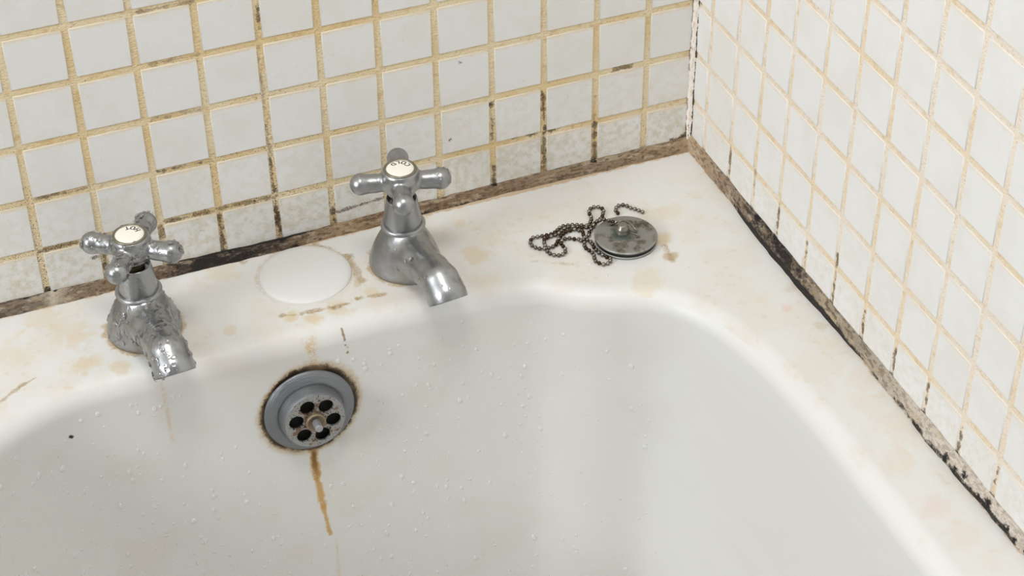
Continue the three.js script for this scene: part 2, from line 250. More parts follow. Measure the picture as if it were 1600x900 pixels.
const deckTex = makeTex(2048, 1682, (u, v, o) => {
  const x = u * DX - DX, z = v * DZ;
  const n1 = fbm(x * 0.045, z * 0.045 + 4, 4), n2 = fbm(x * 0.22 + 9, z * 0.22, 3), n3 = vn(x * 1.4, z * 1.4 + 31);
  o[0] = enamel[0]; o[1] = enamel[1]; o[2] = enamel[2];
  mix3(o, 218, 209, 196, sst(0.46, 0.7, n1) * 0.35); mix3(o, 206, 188, 160, sst(0.62, 0.8, n2) * sst(0.45, 0.65, n1) * 0.25);
  for (const b of nearBlob(x, z)) {
    const d = Math.hypot(x - b[0], z - b[1]) / b[2] + (n1 - 0.5) * 2.2 + (n2 - 0.5) * 1.3, k = sst(1.15, 0.35, d) * b[3] * (0.5 + 0.5 * n2);
    if (k > 0) mix3(o, ...TINT[b[4]], clamp(k));
  }
  for (const s of nearDeck(x, z)) { const d = segDist(x, z, s) + (n2 - 0.5) * 4.5 + (n3 - 0.5), k = sst(s[4] + 0.8, s[4] - 1.2, d) * s[5] * (0.25 + 0.9 * n3); if (k > 0) mix3(o, 142, 112, 70, clamp(k)); }
  // tide marks round the tap feet, the raised disc and along the sealant
  for (const t of [TAP.cold, TAP.hot]) { const d = Math.hypot(x - t[0] * 1000, z - t[2] * 1000) - 23.5 + (n2 - 0.5) * 7 + (n1 - 0.5) * 6; if (d < 4) mix3(o, 176, 138, 84, sst(3.2, 0, d) * 0.6 * (0.5 + n3 * 0.6)); }
  { const d = Math.abs(Math.hypot(x - PAD[0] * 1000, z - PAD[1] * 1000) - 31.3 + (n2 - 0.5) * 4); const w = Math.atan2(z - PAD[1] * 1000, x - PAD[0] * 1000), part = clamp(0.12 + Math.max(0, Math.cos(w + 0.7)) + 0.5 * Math.max(0, Math.cos(w + 2.5))); if (d < 3) mix3(o, 166, 138, 98, sst(2, 0.2, d) * 0.5 * part * sst(0.3, 0.6, n1 * 0.6 + n3 * 0.4)); }
  const e = Math.min(z - 8.5, -x - 4.5) + (n2 - 0.5) * 4; if (e < 4) mix3(o, 190, 148, 100, sst(1.6, 0, e) * 0.5);
  if (n3 > 0.985) mix3(o, 140, 112, 80, 0.35);
});
const basinStrokes = [[-318.9,-86,-319.1,-110.6,3.4,0.95,0],[-319.1,-110.6,-317.4,-134.9,2.5,0.85,0],[-317.4,-134.9,-315.5,-158.0,1.7,0.8,0],[-312.6,8,-312,-10,5.5,0.34,1],[-312,-10,-311,-24,3.2,0.34,1],[-290.8,4.1,-289.0,-20.3,0.8,0.7,2],[-407.2,-4.8,-407.0,-53.2,1.6,0.22,1],[-311.9,-164.3,-314.4,-213.8,1,0.2,1],[-467.8,-27.7,-466.8,-28.6,0.9,1,3]];
const nearBasin = binned(basinStrokes, (s) => s[4] * 2 + 4, -BX, 0, BY0, BY1);
const basinTex = makeTex(2048, 826, (u, v, o) => {
  const x = u * BX - BX, y = BY0 + v * (BY1 - BY0);
  const n1 = fbm(x * 0.03, y * 0.03 + 14, 3), n2 = fbm(x * 0.24 + 9, y * 0.24, 3), n3 = vn(x * 1.6, y * 1.6 + 31);
  o[0] = enamel[0]; o[1] = enamel[1]; o[2] = enamel[2];
  mix3(o, 219, 212, 204, sst(0.5, 0.72, n1) * 0.3);
  for (const s of nearBasin(x, y)) {
    const d = segDist(x, y, s) + (n2 - 0.5) * (s[4] * 0.9) + (n3 - 0.5) * 0.6, k = sst(s[4] + 0.5, s[4] * 0.35, d) * s[5]; if (k <= 0) continue;
    if (s[6] === 0) { mix3(o, 196, 152, 88, clamp(k)); mix3(o, 92, 62, 26, sst(s[4] * 0.7, 0, d) * s[5] * sst(-120, -88, y) * 0.9); }
    else if (s[6] === 1) mix3(o, 206, 170, 118, clamp(k) * sst(0.3, 0.62, n2 * 0.6 + n3 * 0.4) * 1.5); else if (s[6] === 2) { if (vn(x * 0.5, y * 0.55) > 0.5) mix3(o, 120, 92, 50, clamp(k)); } else mix3(o, 40, 28, 18, clamp(k));
  }
  const rx = x - OVER[0] * 1000, ry = y - OVER[1] * 1000, r = Math.hypot(rx, ry), ang = Math.atan2(ry, rx);
  const wide = 2.2 + 2.4 * Math.max(0, Math.cos(ang - 0.75)) + 1.6 * Math.max(0, Math.cos(ang - 3.9)), d = r - 30 + (n2 - 0.5) * 3.2 + (n3 - 0.5) * 1.2;
  if (r > 27 && d < 14) { mix3(o, 186, 156, 112, sst(wide * 2, wide * 0.4, d) * 0.7); mix3(o, 44, 30, 16, sst(wide, wide * 0.15, d) * clamp(0.45 + 1.0 * fbm(x * 0.12 + 3, y * 0.12, 2))); }
});
basinTex.wrapS = basinTex.wrapT = THREE.ClampToEdgeWrapping;
const deckMat = new THREE.MeshPhysicalMaterial({ map: deckTex, roughness: 0.46, clearcoat: 0.06, clearcoatRoughness: 0.25 });
const basinMat = new THREE.MeshPhysicalMaterial({ map: basinTex, roughness: 0.46, clearcoat: 0.06, clearcoatRoughness: 0.25 });
const tub = thing('bathtub', 'white enamel bathtub with stained deck and rounded corner', 'bathtub');
{
  const sh = new THREE.Shape([[-0.0028, 0.0028], [-0.638, 0.0028], [-0.638, 1.69], [-0.0028, 1.69]].map(([x, z]) => new THREE.Vector2(x, z)));
  sh.holes.push(new THREE.Path(lip.map((p) => new THREE.Vector2(p.x, p.z))));
  const flat = new THREE.ShapeGeometry(sh), P = flat.attributes.position, N = flat.attributes.normal, Q = flat.attributes.uv, ix = flat.index.array;
  for (let i = 0; i < P.count; i++) { const x = P.getX(i), z = P.getY(i); P.setXYZ(i, x, 0, z); N.setXYZ(i, 0, 1, 0); Q.setXY(i, ...deckUV(x, z)); }
  for (let i = 0; i < ix.length; i += 3) { const t = ix[i + 1]; ix[i + 1] = ix[i + 2]; ix[i + 2] = t; }
  mesh('deck', BGU.mergeGeometries([flat, loft(0, 5, (x, y, z) => deckUV(x, z))]), deckMat, tub);
}
const basin = mesh('basin', loft(5, prof.length - 1, (x, y, z) => basinUV(x, y), true), basinMat, tub);
mesh('side_panel', box(-0.636, -0.612, ROOM.floor + 0.001, -0.003, 0.003, 1.69), std({ color: 0xe6e4de, roughness: 0.5 }), tub);
{
  const R = PAD[2], g = lathe([[0.0001, 0.0021], [R * 0.6, 0.002], [R * 0.85, 0.0017], [R * 0.94, 0.0012], [R * 0.985, 0.0006], [R, 0.0001], [R, -0.002]], 72);
  const d = mesh('raised_disc', g, new THREE.MeshPhysicalMaterial({ color: 0xdfdedb, roughness: 0.46, clearcoat: 0.06, clearcoatRoughness: 0.25 }), tub); d.position.set(PAD[0], 0, PAD[1]); d.userData.label = 'low round blank boss between the taps';
}

// ------------------------------------------------------------------ mouldy sealant beads
function bead(name, len, n, section, dir, tex, label) {   // section(s) gives [height on the wall, depth on the deck, swell]
  const M = 8, pos = [], uv = [], idx = [];
  for (let i = 0; i <= n; i++) {
    const s = len * i / n, [h, d, sw] = section(s);
    for (let j = 0; j <= M; j++) {
      const t = j / M, bulge = sw * Math.sin(Math.PI * t) + 0.0007 * (fbm(s * 300 + 5, t * 4, 2) - 0.5) * Math.sin(Math.PI * t);
      const y = h * (1 - t) + bulge * 0.7, w = 0.0023 * (1 - t) + d * t + bulge * 0.7, p = dir(s, y + (j === M ? -0.0005 : 0), w); pos.push(...p); uv.push(s / 0.56, 1 - t);
    }
  }
  for (let i = 0; i < n; i++) for (let j = 0; j < M; j++) { const a = i * (M + 1) + j; idx.push(a, a + 1, a + M + 2, a, a + M + 2, a + M + 1); }
  const g = new THREE.BufferGeometry(); g.setAttribute('position', new THREE.Float32BufferAttribute(pos, 3)); g.setAttribute('uv', new THREE.Float32BufferAttribute(uv, 2)); g.setIndex(idx); g.computeVertexNormals();
  return structure(mesh(name, g, std({ map: tex, roughness: 0.75, side: THREE.DoubleSide, bumpMap: groutBump, bumpScale: 0.0003 }), null), label, 'sealant');
}
const stops = (list, s) => { let i = 0; while (i < list.length - 2 && s > list[i + 1][0]) i++; const a = list[i], b = list[i + 1], t = clamp((s - a[0]) / (b[0] - a[0])); return a.slice(1).map((v, k) => lerp(v, b[k + 1], t)); };
// distance from the corner in mm -> r, g, b of the bead, black mould in the middle, on the upper edge, on the lower edge
const backSeal = [[0,196,160,116,0.15,0.35,0.1],[20,168,136,98,0.3,0.3,0.2],[60,158,130,98,0.4,0.45,0.3],[110,166,138,106,0.3,0.5,0.3],[160,150,118,84,0.3,0.4,0.5],[205,140,104,70,0.45,0.4,0.75],[228,146,108,70,0.55,0.5,0.5],[262,186,150,104,0.2,0.4,0.2],[285,150,118,84,0.5,0.7,0.3],[300,110,84,62,0.75,1,0.5],[330,92,74,58,0.75,0.8,0.4],[358,74,60,48,1,0.9,0.8],[380,116,88,62,0.65,0.5,0.5],[410,148,118,82,0.35,0.45,0.3],[440,140,116,90,0.35,0.5,0.3],[454,206,190,162,0,0.1,0.2],[462,136,116,96,0.4,0.6,0.3],[490,128,110,92,0.5,0.6,0.4],[560,140,116,92,0.4,0.5,0.4]];
const rightSeal = [[0,206,170,128,0.1,0.1,0.1],[30,186,150,112,0.3,0.5,0.1],[60,160,134,108,0.4,0.5,0.4],[95,138,118,98,0.6,0.6,0.8],[125,116,100,84,0.85,0.6,1.15],[150,120,104,86,0.85,0.5,1.2],[185,150,132,110,0.55,0.2,1.15],[215,164,148,124,0.4,0.2,0.95],[245,168,152,128,0.35,0.1,0.6],[275,192,176,154,0.2,0.1,0.55],[310,208,194,176,0.1,0.05,0.66],[350,218,204,188,0.1,0,0.78],[400,222,208,194,0.1,0,0.8],[440,222,208,192,0.05,0,0.45],[560,220,206,188,0.05,0,0.4]];
const sealTex = (list, sd, dots) => makeTex(2048, 64, (u, v, o) => {
  const s = u * 560, c = v * 14, [r, g, b, mid, up, low] = stops(list, s);
  const n1 = fbm(s * 0.12 + sd, c * 0.2, 3), n2 = fbm(s * 0.55 + sd, c * 0.6 + 20, 3), n3 = vn(s * 1.9 + sd, c * 1.9);
  const grey = (r + g + b) / 3; o[0] = lerp(r, grey, 0.3) * 1.12; o[1] = lerp(g, grey, 0.3) * 1.12; o[2] = lerp(b, grey, 0.3) * 1.12;
  const p1 = fbm(s * 0.11 + sd * 2 + 3, c * 0.28 + 7, 3), p2 = fbm(s * 0.3 + sd + 40, c * 0.55 + 3, 3), p3 = fbm(s * 0.2 + sd, c * 0.9 + 11, 2);
  mix3(o, 214, 198, 172, sst(0.5, 0.72, p1) * 0.65); mix3(o, 84, 66, 48, sst(0.5, 0.7, p2) * 0.62 * clamp(0.15 + mid * 1.8)); mix3(o, 196, 158, 108, sst(0.58, 0.75, p3) * 0.4 * clamp(0.2 + mid * 2));
  mix3(o, o[0] * 0.7, o[1] * 0.68, o[2] * 0.66, sst(0.6, 0.9, n3) * 0.5);
  const m = Math.max(mid * 0.85, up * sst(0.6, 0.95, v), low * sst(0.6, 0.12, v));
  const k = sst(0.0, 0.28, m - 0.2 - 0.8 * (n1 * 0.65 + n2 * 0.35 - 0.1) + 0.1 * (n3 - 0.5));
  mix3(o, 26, 20, 15, clamp(k * (0.75 + 0.3 * n3)));
  if (n3 > 0.93 && mid > 0.1) mix3(o, 50, 38, 26, 0.5);
  for (const [ds, dv, dr] of dots) { const q = Math.hypot(s - ds, (v - dv) * 12) + (n2 - 0.5) * 5 + (n3 - 0.5) * 1.6; if (q < dr) mix3(o, 20, 15, 11, sst(dr, dr * 0.25, q)); }
});
const backH = [[0,0.0085],[40,0.0084],[136,0.0077],[262,0.0062],[305,0.005],[350,0.0062],[490,0.007],[900,0.007]], backD = [[0,0.0092],[60,0.0078],[138,0.0062],[220,0.008],[320,0.0096],[430,0.0094],[490,0.0093],[900,0.009]];
bead('trim_1', 0.636, 300, (s) => [stops(backH, s * 1000)[0] + 0.0012 * (fbm(s * 90, 3, 2) - 0.5), stops(backD, s * 1000)[0] + 0.0014 * (fbm(s * 120, 9, 2) - 0.5), 0.0011], (s, y, w) => [-s, y, w],
  sealTex(backSeal, 0, [[301, 0.95, 4.2], [336, 0.9, 3], [209, 0.1, 3.5], [76, 0.95, 2.5], [150, 0.95, 2.5], [452, 0.96, 2]]), 'brown and black mouldy sealant strip below the tap wall');
const rightD = [[0,0.006],[60,0.0048],[100,0.0068],[135,0.0082],[180,0.0072],[215,0.0055],[250,0.0044],[330,0.0066],[430,0.0045],[900,0.0045]];
bead('trim_2', 1.69, 700, (s) => [0.0112 + 0.0014 * (fbm(s * 60, 13, 2) - 0.5), stops(rightD, s * 1000)[0] + 0.0016 * (fbm(s * 100, 19, 2) - 0.5), 0.0012], (s, y, w) => [-w, y, s],
  sealTex(rightSeal, 300, [[348, 0.22, 4], [366, 0.42, 3.2], [390, 0.38, 4.2], [381, 0.25, 2.2], [410, 0.3, 3.2], [418, 0.25, 2.8], [428, 0.2, 2.6], [358, 0.25, 2.2], [108, 0.9, 5], [133, 0.95, 5]]), 'pale sealant strip with heavy black mould along the right wall');
{
  const L = 0.49, n = 200, pos = [], uv = [], idx = [], M = 6;
  for (let i = 0; i <= n; i++) { const y = L * i / n, r = 0.0042 + 0.0012 * (fbm(y * 120, 7, 2) - 0.5); for (let j = 0; j <= M; j++) { const t = j / M, b = 0.0006 * Math.sin(Math.PI * t); pos.push(-lerp(r + 0.0012, 0.0022, t) - b, y + 0.002, lerp(0.0022, r + 0.0012, t) + b); uv.push(t, y / 0.25); } }
  for (let i = 0; i < n; i++) for (let j = 0; j < M; j++) { const a = i * (M + 1) + j; idx.push(a, a + 1, a + M + 2, a, a + M + 2, a + M + 1); }
  const g = new THREE.BufferGeometry(); g.setAttribute('position', new THREE.Float32BufferAttribute(pos, 3)); g.setAttribute('uv', new THREE.Float32BufferAttribute(uv, 2)); g.setIndex(idx); g.computeVertexNormals();
  const tex = makeTex(48, 1024, (u, v, o) => {
    const y = v * 250, a = u * 7, n2 = fbm(a * 0.8, y * 0.35 + 60, 3), n3 = vn(a * 1.5, y * 1.1); o[0] = 238; o[1] = 230; o[2] = 220; mix3(o, 206, 184, 158, sst(0.5, 0.75, n2) * 0.6);
    const edge = Math.max(sst(0.74, 0.95, u), sst(0.2, 0.03, u) * (y > 62 && y < 118 || y < 40 ? 1 : 0.35));
    mix3(o, 44, 34, 26, clamp(sst(0.5, 0.75, edge * 0.75 + (n2 - 0.5) * 1.1 + (n3 - 0.5) * 0.5 + sst(30, 8, y) * 0.35)));
  });
  structure(mesh('trim_3', g, std({ map: tex, roughness: 0.7, side: THREE.DoubleSide }), null), 'white sealant strip with dark edges up the wall corner', 'sealant');
}

// ------------------------------------------------------------------ taps
const smin = (a, b, k) => { const h = clamp(0.5 + 0.5 * (b - a) / k); return b + (a - b) * h - k * h * (1 - h); };
function cone(p, a, b, ra, rb) {   // tapered capsule
  const bx_ = b[0] - a[0], by = b[1] - a[1], bz = b[2] - a[2], t = clamp(((p[0] - a[0]) * bx_ + (p[1] - a[1]) * by + (p[2] - a[2]) * bz) / (bx_ * bx_ + by * by + bz * bz));
  return Math.hypot(p[0] - a[0] - bx_ * t, p[1] - a[1] - by * t, p[2] - a[2] - bz * t) - lerp(ra, rb, t);
}
function sdfGeo(sdf, c, e, res) {
  const mc = new MarchingCubes(res, new THREE.MeshBasicMaterial(), false, false, 120000), h = res / 2; mc.isolation = 0;
  const p = [0, 0, 0];
  for (let k = 0; k < res; k++) for (let j = 0; j < res; j++) for (let i = 0; i < res; i++) { p[0] = c[0] + e[0] * (i - h) / h; p[1] = c[1] + e[1] * (j - h) / h; p[2] = c[2] + e[2] * (k - h) / h; mc.field[i + j * res + k * res * res] = -sdf(p); }
  mc.update();
  const n = mc.count ?? mc.geometry.drawRange.count, pos = new Float32Array(n * 3);
  for (let i = 0; i < n; i++) for (let a = 0; a < 3; a++) pos[i * 3 + a] = c[a] + e[a] * mc.positionArray[i * 3 + a];
  let g = new THREE.BufferGeometry(); g.setAttribute('position', new THREE.BufferAttribute(pos, 3));
  g = BGU.mergeVertices(g, 1e-6);
  const P = g.attributes.position, N = new Float32Array(P.count * 3), Q = new Float32Array(P.count * 2), K = new Float32Array(P.count * 3), d = 0.0004;
  for (let i = 0; i < P.count; i++) {
    const x = P.getX(i), y = P.getY(i), z = P.getZ(i), v = new THREE.Vector3(sdf([x + d, y, z]) - sdf([x - d, y, z]), sdf([x, y + d, z]) - sdf([x, y - d, z]), sdf([x, y, z + d]) - sdf([x, y, z - d])).normalize();
    N[i * 3] = v.x; N[i * 3 + 1] = v.y; N[i * 3 + 2] = v.z; Q[i * 2] = (x * 0.8 + z * 0.6) / 0.06; Q[i * 2 + 1] = (y * 0.9 + z * 0.4) / 0.06;
    const n = (fbm(x * 260, y * 260, 3) + fbm(y * 260 + 9, z * 260, 3) + fbm(z * 260, x * 260 + 5, 3)) / 3, m = 0.39 - 0.055 * sst(0.46, 0.64, n); K[i * 3] = m; K[i * 3 + 1] = m * 1.01; K[i * 3 + 2] = m * 1.02;
  }
  g.setAttribute('normal', new THREE.BufferAttribute(N, 3)); g.setAttribute('uv', new THREE.BufferAttribute(Q, 2)); g.setAttribute('color', new THREE.BufferAttribute(K, 3));
  return g;
}
const bulb = [[0,22.6],[2,23.3],[5,23.2],[9,22],[13,20.3],[17,18.2],[21,16],[25,14.1],[28,13],[34,12.2]];
const bulbR = (y) => { const q = clamp(y * 1000, 0, 34); let i = 0; while (i < bulb.length - 2 && q > bulb[i + 1][0]) i++; const a = bulb[Math.max(0, i - 1)][1], b = bulb[i][1], c = bulb[i + 1][1], e = bulb[Math.min(bulb.length - 1, i + 2)][1], t = (q - bulb[i][0]) / (bulb[i + 1][0] - bulb[i][0]); return (b + 0.5 * t * (c - a + t * (2 * a - 5 * b + 4 * c - e + t * (3 * (b - c) + e - a)))) / 1000; };
const spout = [[0.0, 0.0125, 0.0155], [0.022, 0.017, 0.0132], [0.042, 0.0218, 0.0112], [0.054, 0.0228, 0.0114], [0.0625, 0.0175, 0.0119], [0.074, 0.006, 0.0123]];
function bodySdf(p) {
  let d = Math.max((Math.hypot(p[0], p[2]) - bulbR(p[1])) * 0.88, p[1] - 0.033, -p[1] - 0.003);
  let s = 1; for (let i = 0; i < spout.length - 1; i++) { const a = spout[i], b = spout[i + 1]; s = smin(s, cone(p, [0, a[1], a[0]], [0, b[1], b[0]], a[2], b[2]), 0.004); }
  s = Math.max(s, 0.64 * (p[2] - 0.0712) - 0.77 * (p[1] - 0.0195), -p[1] - 0.003);
  d = smin(d, s, 0.009);
  return Math.max(d, -cone(p, [0, 0.004, 0.076], [0, 0.0185, 0.0615], 0.0098, 0.0085));
}
const hubProf = [[55, 7.6], [58, 9.2], [62, 10.8], [66, 11.9], [70, 12.2], [73.5, 11.7], [75, 10.9]];
const hubR = (y) => { const q = clamp(y * 1000, 55, 75); let i = 0; while (i < hubProf.length - 2 && q > hubProf[i + 1][0]) i++; return lerp(hubProf[i][1], hubProf[i + 1][1], sst(0, 1, (q - hubProf[i][0]) / (hubProf[i + 1][0] - hubProf[i][0])) * 0.4 + 0.6 * (q - hubProf[i][0]) / (hubProf[i + 1][0] - hubProf[i][0])) / 1000; };
function handleSdf(p) {
  let d = Math.max((Math.hypot(p[0], p[2]) - hubR(p[1])) * 0.92, p[1] - 0.075, 0.0555 - p[1]), a = 1;
  const q = [Math.abs(p[0]), p[1], Math.abs(p[2])];   // the four arms are alike
  const y = 0.0655;
  for (const f of [(t) => [t, y, 0], (t) => [0, y, t]]) {
    const c = smin(cone(q, f(0.008), f(0.0165), 0.0058, 0.0054), cone(q, f(0.0165), f(0.0252), 0.0054, 0.0071), 0.003);
    a = Math.min(a, c);
  }
  return smin(d, a, 0.0028);
}
const bodyGeo = sdfGeo(bodySdf, [0, 0.0155, 0.0245], [0.03, 0.024, 0.057], 92);
const handleGeo = sdfGeo(handleSdf, [0, 0.0655, 0], [0.037, 0.013, 0.037], 92);
const chromeBump = makeTex(512, 512, (u, v, o) => { o[0] = o[1] = o[2] = 255 * (0.6 * fbm(u * 14, v * 14, 3) + 0.4 * sst(0.55, 0.8, fbm(u * 40 + 3, v * 40, 2))); }, false);
const chromeOf = (rough, bump) => [true, false].map((vc) => std({ color: vc ? 0xffffff : new THREE.Color(0.38, 0.385, 0.39), vertexColors: vc, roughness: rough, metalness: 1, bumpMap: chromeBump, bumpScale: bump }));
const chrome = chromeOf(0.34, 0.00006), wetChrome = chromeOf(0.3, 0.0002);
const darkBrass = std({ color: 0x4a3f2c, metalness: 0.8, roughness: 0.5 });
const water = new THREE.MeshPhysicalMaterial({ color: 0xffffff, transmission: 1, thickness: 0.002, ior: 1.33, roughness: 0.02 });
const mistedWater = new THREE.MeshPhysicalMaterial({ color: 0xffffff, transmission: 0.6, thickness: 0, ior: 1.33, roughness: 0.06 });
const dropGeo = new THREE.IcosahedronGeometry(1, 2);
function badge(word, turn) {
  const N = 256, c = document.createElement('canvas'); c.width = c.height = N; const g = c.getContext('2d');
  g.fillStyle = '#f3efe3'; g.fillRect(0, 0, N, N); g.fillStyle = '#24221f'; g.font = 'bold 70px sans-serif'; g.textAlign = 'center'; g.textBaseline = 'middle';
  const step = 0.64;
  [...word].forEach((ch, i) => { const a = turn + ((word.length - 1) / 2 - i) * step, r = N * 0.3; g.save(); g.translate(N / 2 + Math.sin(a) * r, N / 2 - Math.cos(a) * r); g.rotate(a + Math.PI); g.fillText(ch, 0, 0); g.restore(); });
  const t = new THREE.CanvasTexture(c); t.colorSpace = SRGB; return t;
}
function tap(name, label, at, spoutTurn, handleTurn, mat, tex) {
  const t = thing(name, label, 'tap', at, 'pair of cross head bath taps');
  const body = mesh('body', bodyGeo, mat[0], t); body.rotation.y = spoutTurn;
  mesh('collar_ring', new THREE.TorusGeometry(0.0127, 0.0019, 16, 72).rotateX(Math.PI / 2).translate(0, 0.0322, 0), mat[1], t);
  mesh('bonnet', lathe([[0.0118, 0.032], [0.0123, 0.0335], [0.0119, 0.039], [0.0111, 0.045], [0.0104, 0.05], [0.0101, 0.0525], [0.0097, 0.0531], [0.0092, 0.0528], [0.0088, 0.05], [0.0086, 0.046], [0.0001, 0.0455]], 56), mat[1], t);
  mesh('spindle', lathe([[0.0062, 0.044], [0.0062, 0.0575], [0.0001, 0.0575]], 32), darkBrass, t);
  const h = mesh('handle', handleGeo, mat[0], t); h.rotation.y = handleTurn;
  mesh('bezel', new THREE.TorusGeometry(0.0097, 0.0009, 12, 64).rotateX(Math.PI / 2).translate(0, 0.0752, 0), std({ color: 0x8b8676, metalness: 0.9, roughness: 0.4 }), h);
  const cap = lathe([[0.0001, 0.0766], [0.004, 0.0765], [0.007, 0.0762], [0.0085, 0.0758], [0.0092, 0.0751], [0.0092, 0.0735]], 56);
  const P = cap.attributes.position, Q = cap.attributes.uv, ux = 0.9311, uz = 0.3648;   // print turned so that its baseline faces the wall
  cap.rotateY(-handleTurn);
  for (let i = 0; i < P.count; i++) { const c = Math.cos(handleTurn), s = Math.sin(handleTurn), lx = P.getX(i), lz = P.getZ(i), x = lx * c + lz * s, z = -lx * s + lz * c; Q.setXY(i, 0.5 + (x * ux + z * uz) / 0.0186, 0.5 + (x * uz - z * ux) / 0.0186); }
  const m = mesh('name_badge', cap, new THREE.MeshPhysicalMaterial({ map: tex, roughness: 0.25, clearcoat: 0.6, clearcoatRoughness: 0.1 }), h);
  m.userData.label = 'ivory badge with black lettering';
  return { t, body, h };
}
const D = Math.PI / 180;
const cold = tap('bath_tap', 'dull chrome tap with the COLD badge, nearer the wall corner', TAP.cold, 6 * D, 75 * D, chrome, badge('COLD', 0.08));
const hot = tap('bath_tap', 'wet chrome tap with the HOT badge, covered in water drops', TAP.hot, 4.4 * D, 57 * D, wetChrome, badge('HOT', 0.25));
function drops(part, count, size, accept) {
  const sm = new MeshSurfaceSampler(part.clone(false)); sm.setRandomGenerator(rnd); sm.build();
  const p = new THREE.Vector3(), n = new THREE.Vector3(), q = new THREE.Quaternion(), list = [];
  for (let i = 0; i < count * 20 && list.length < count; i++) { sm.sample(p, n); if (!accept(p, n)) continue; const r = size(); q.setFromUnitVectors(new THREE.Vector3(0, 1, 0), n); list.push(new THREE.Matrix4().compose(p.clone(), q.clone(), new THREE.Vector3(r * rr(0.8, 1.3), r * 0.62, r * rr(0.8, 1.3)))); }
  const im = new THREE.InstancedMesh(dropGeo, water, list.length); list.forEach((m, i) => im.setMatrixAt(i, m)); im.name = 'water_drops'; im.userData.kind = 'stuff'; im.castShadow = im.receiveShadow = true; part.add(im);
}
const up = (p, n) => n.y > -0.3;
drops(hot.body, 420, () => 0.0005 + 0.0012 * rnd() ** 2, up);
drops(hot.h, 240, () => 0.0005 + 0.0013 * rnd() ** 2, up);
drops(cold.body, 60, () => 0.0004 + 0.0008 * rnd() ** 2, (p, n) => n.y > -0.2 && p.z > 0.012);
drops(cold.h, 26, () => 0.0005 + 0.0009 * rnd(), (p, n) => n.y > -0.2 && p.z > 0.022);

// ------------------------------------------------------------------ overflow
{
  const o = thing('overflow_drain', 'round grey metal overflow with six dark holes below the taps', 'drain');
  // find the inner wall of the tub at the place of the overflow
  const rc = new THREE.Raycaster(new THREE.Vector3(OVER[0], OVER[1], 0.6), new THREE.Vector3(0, 0, -1)); basin.updateMatrixWorld(true);
  const hit = rc.intersectObject(basin)[0], tilt = 5.5 * D;
  o.position.set(OVER[0], OVER[1], hit.point.z + 0.0006); o.rotation.x = Math.PI / 2 - tilt;   // local y points out of the wall
  const metal = std({ color: 0x84878b, metalness: 0.75, roughness: 0.42, bumpMap: chromeBump, bumpScale: 0.0002 });
  mesh('flange', lathe([[0.0205, 0.004], [0.0222, 0.0046], [0.0235, 0.0046], [0.027, 0.0034], [0.0292, 0.0022], [0.0299, 0.0012], [0.03, 0.0004]], 90), metal, o);
  // drum with a pierced face
  const H = 0.0135, R = 0.0196;
  mesh('drum', lathe([[0.0216, 0.003], [0.0213, 0.006], [0.0206, H - 0.002], [0.0203, H - 0.0007], [R, H]], 90), metal, o);
  const sh = new THREE.Shape(); sh.absarc(0, 0, R + 0.0001, 0, Math.PI * 2);
  for (let k = 0; k < 6; k++) { const a = k / 6 * Math.PI * 2 - 0.2, h = new THREE.Path(); h.absarc(Math.cos(a) * 0.0122, Math.sin(a) * 0.0122, 0.0049, 0, Math.PI * 2, true); sh.holes.push(h); }
  const faceTex = makeTex(256, 256, (u, v, c) => { const x = (u - 0.5) * 44, y = (v - 0.5) * 44, n = fbm(x * 0.35, y * 0.35 + 8, 3), m = fbm(x * 1.3, y * 1.3, 2), r = Math.hypot(x, y); c[0] = 160; c[1] = 160; c[2] = 159; mix3(c, 120, 92, 70, sst(0.5, 0.66, n + sst(10, 5, r) * 0.14 - sst(13, 18, r) * 0.2) * 0.75); mix3(c, 40, 30, 22, sst(0.64, 0.76, m + sst(10, 5, r) * 0.08 - sst(15, 18, r) * 0.1) * 0.85); });
  const face = new THREE.ExtrudeGeometry(sh, { depth: 0.0016, bevelEnabled: false, curveSegments: 28 }); { const P = face.attributes.position, Q = face.attributes.uv; for (let i = 0; i < P.count; i++) Q.setXY(i, 0.5 + P.getX(i) / 0.044, 0.5 + P.getY(i) / 0.044); }
  const fm = mesh('pierced_face', face.rotateX(-Math.PI / 2).translate(0, H - 0.0016, 0), std({ map: faceTex, metalness: 0.6, roughness: 0.45 }), o); fm.userData.label = 'pierced metal face with dirty holes';
  mesh('back_plate', lathe([[0.0001, H - 0.0042], [0.0195, H - 0.0042]], 48), std({ color: 0x0c0a08, roughness: 0.9, side: THREE.DoubleSide }), o);
  mesh('screw_cup', lathe([[0.0062, H], [0.0066, H + 0.0016], [0.0064, H + 0.0026], [0.0056, H + 0.0028], [0.0048, H + 0.0018], [0.0038, H + 0.0006], [0.0001, H + 0.0005]], 40), std({ color: 0x93826c, metalness: 0.5, roughness: 0.55 }), o);
  mesh('bolt', lathe([[0.0026, H], [0.0026, H + 0.0086], [0.0023, H + 0.0093], [0.0001, H + 0.0093]], 28), std({ color: 0xa9abad, metalness: 0.6, roughness: 0.4 }), o);
}

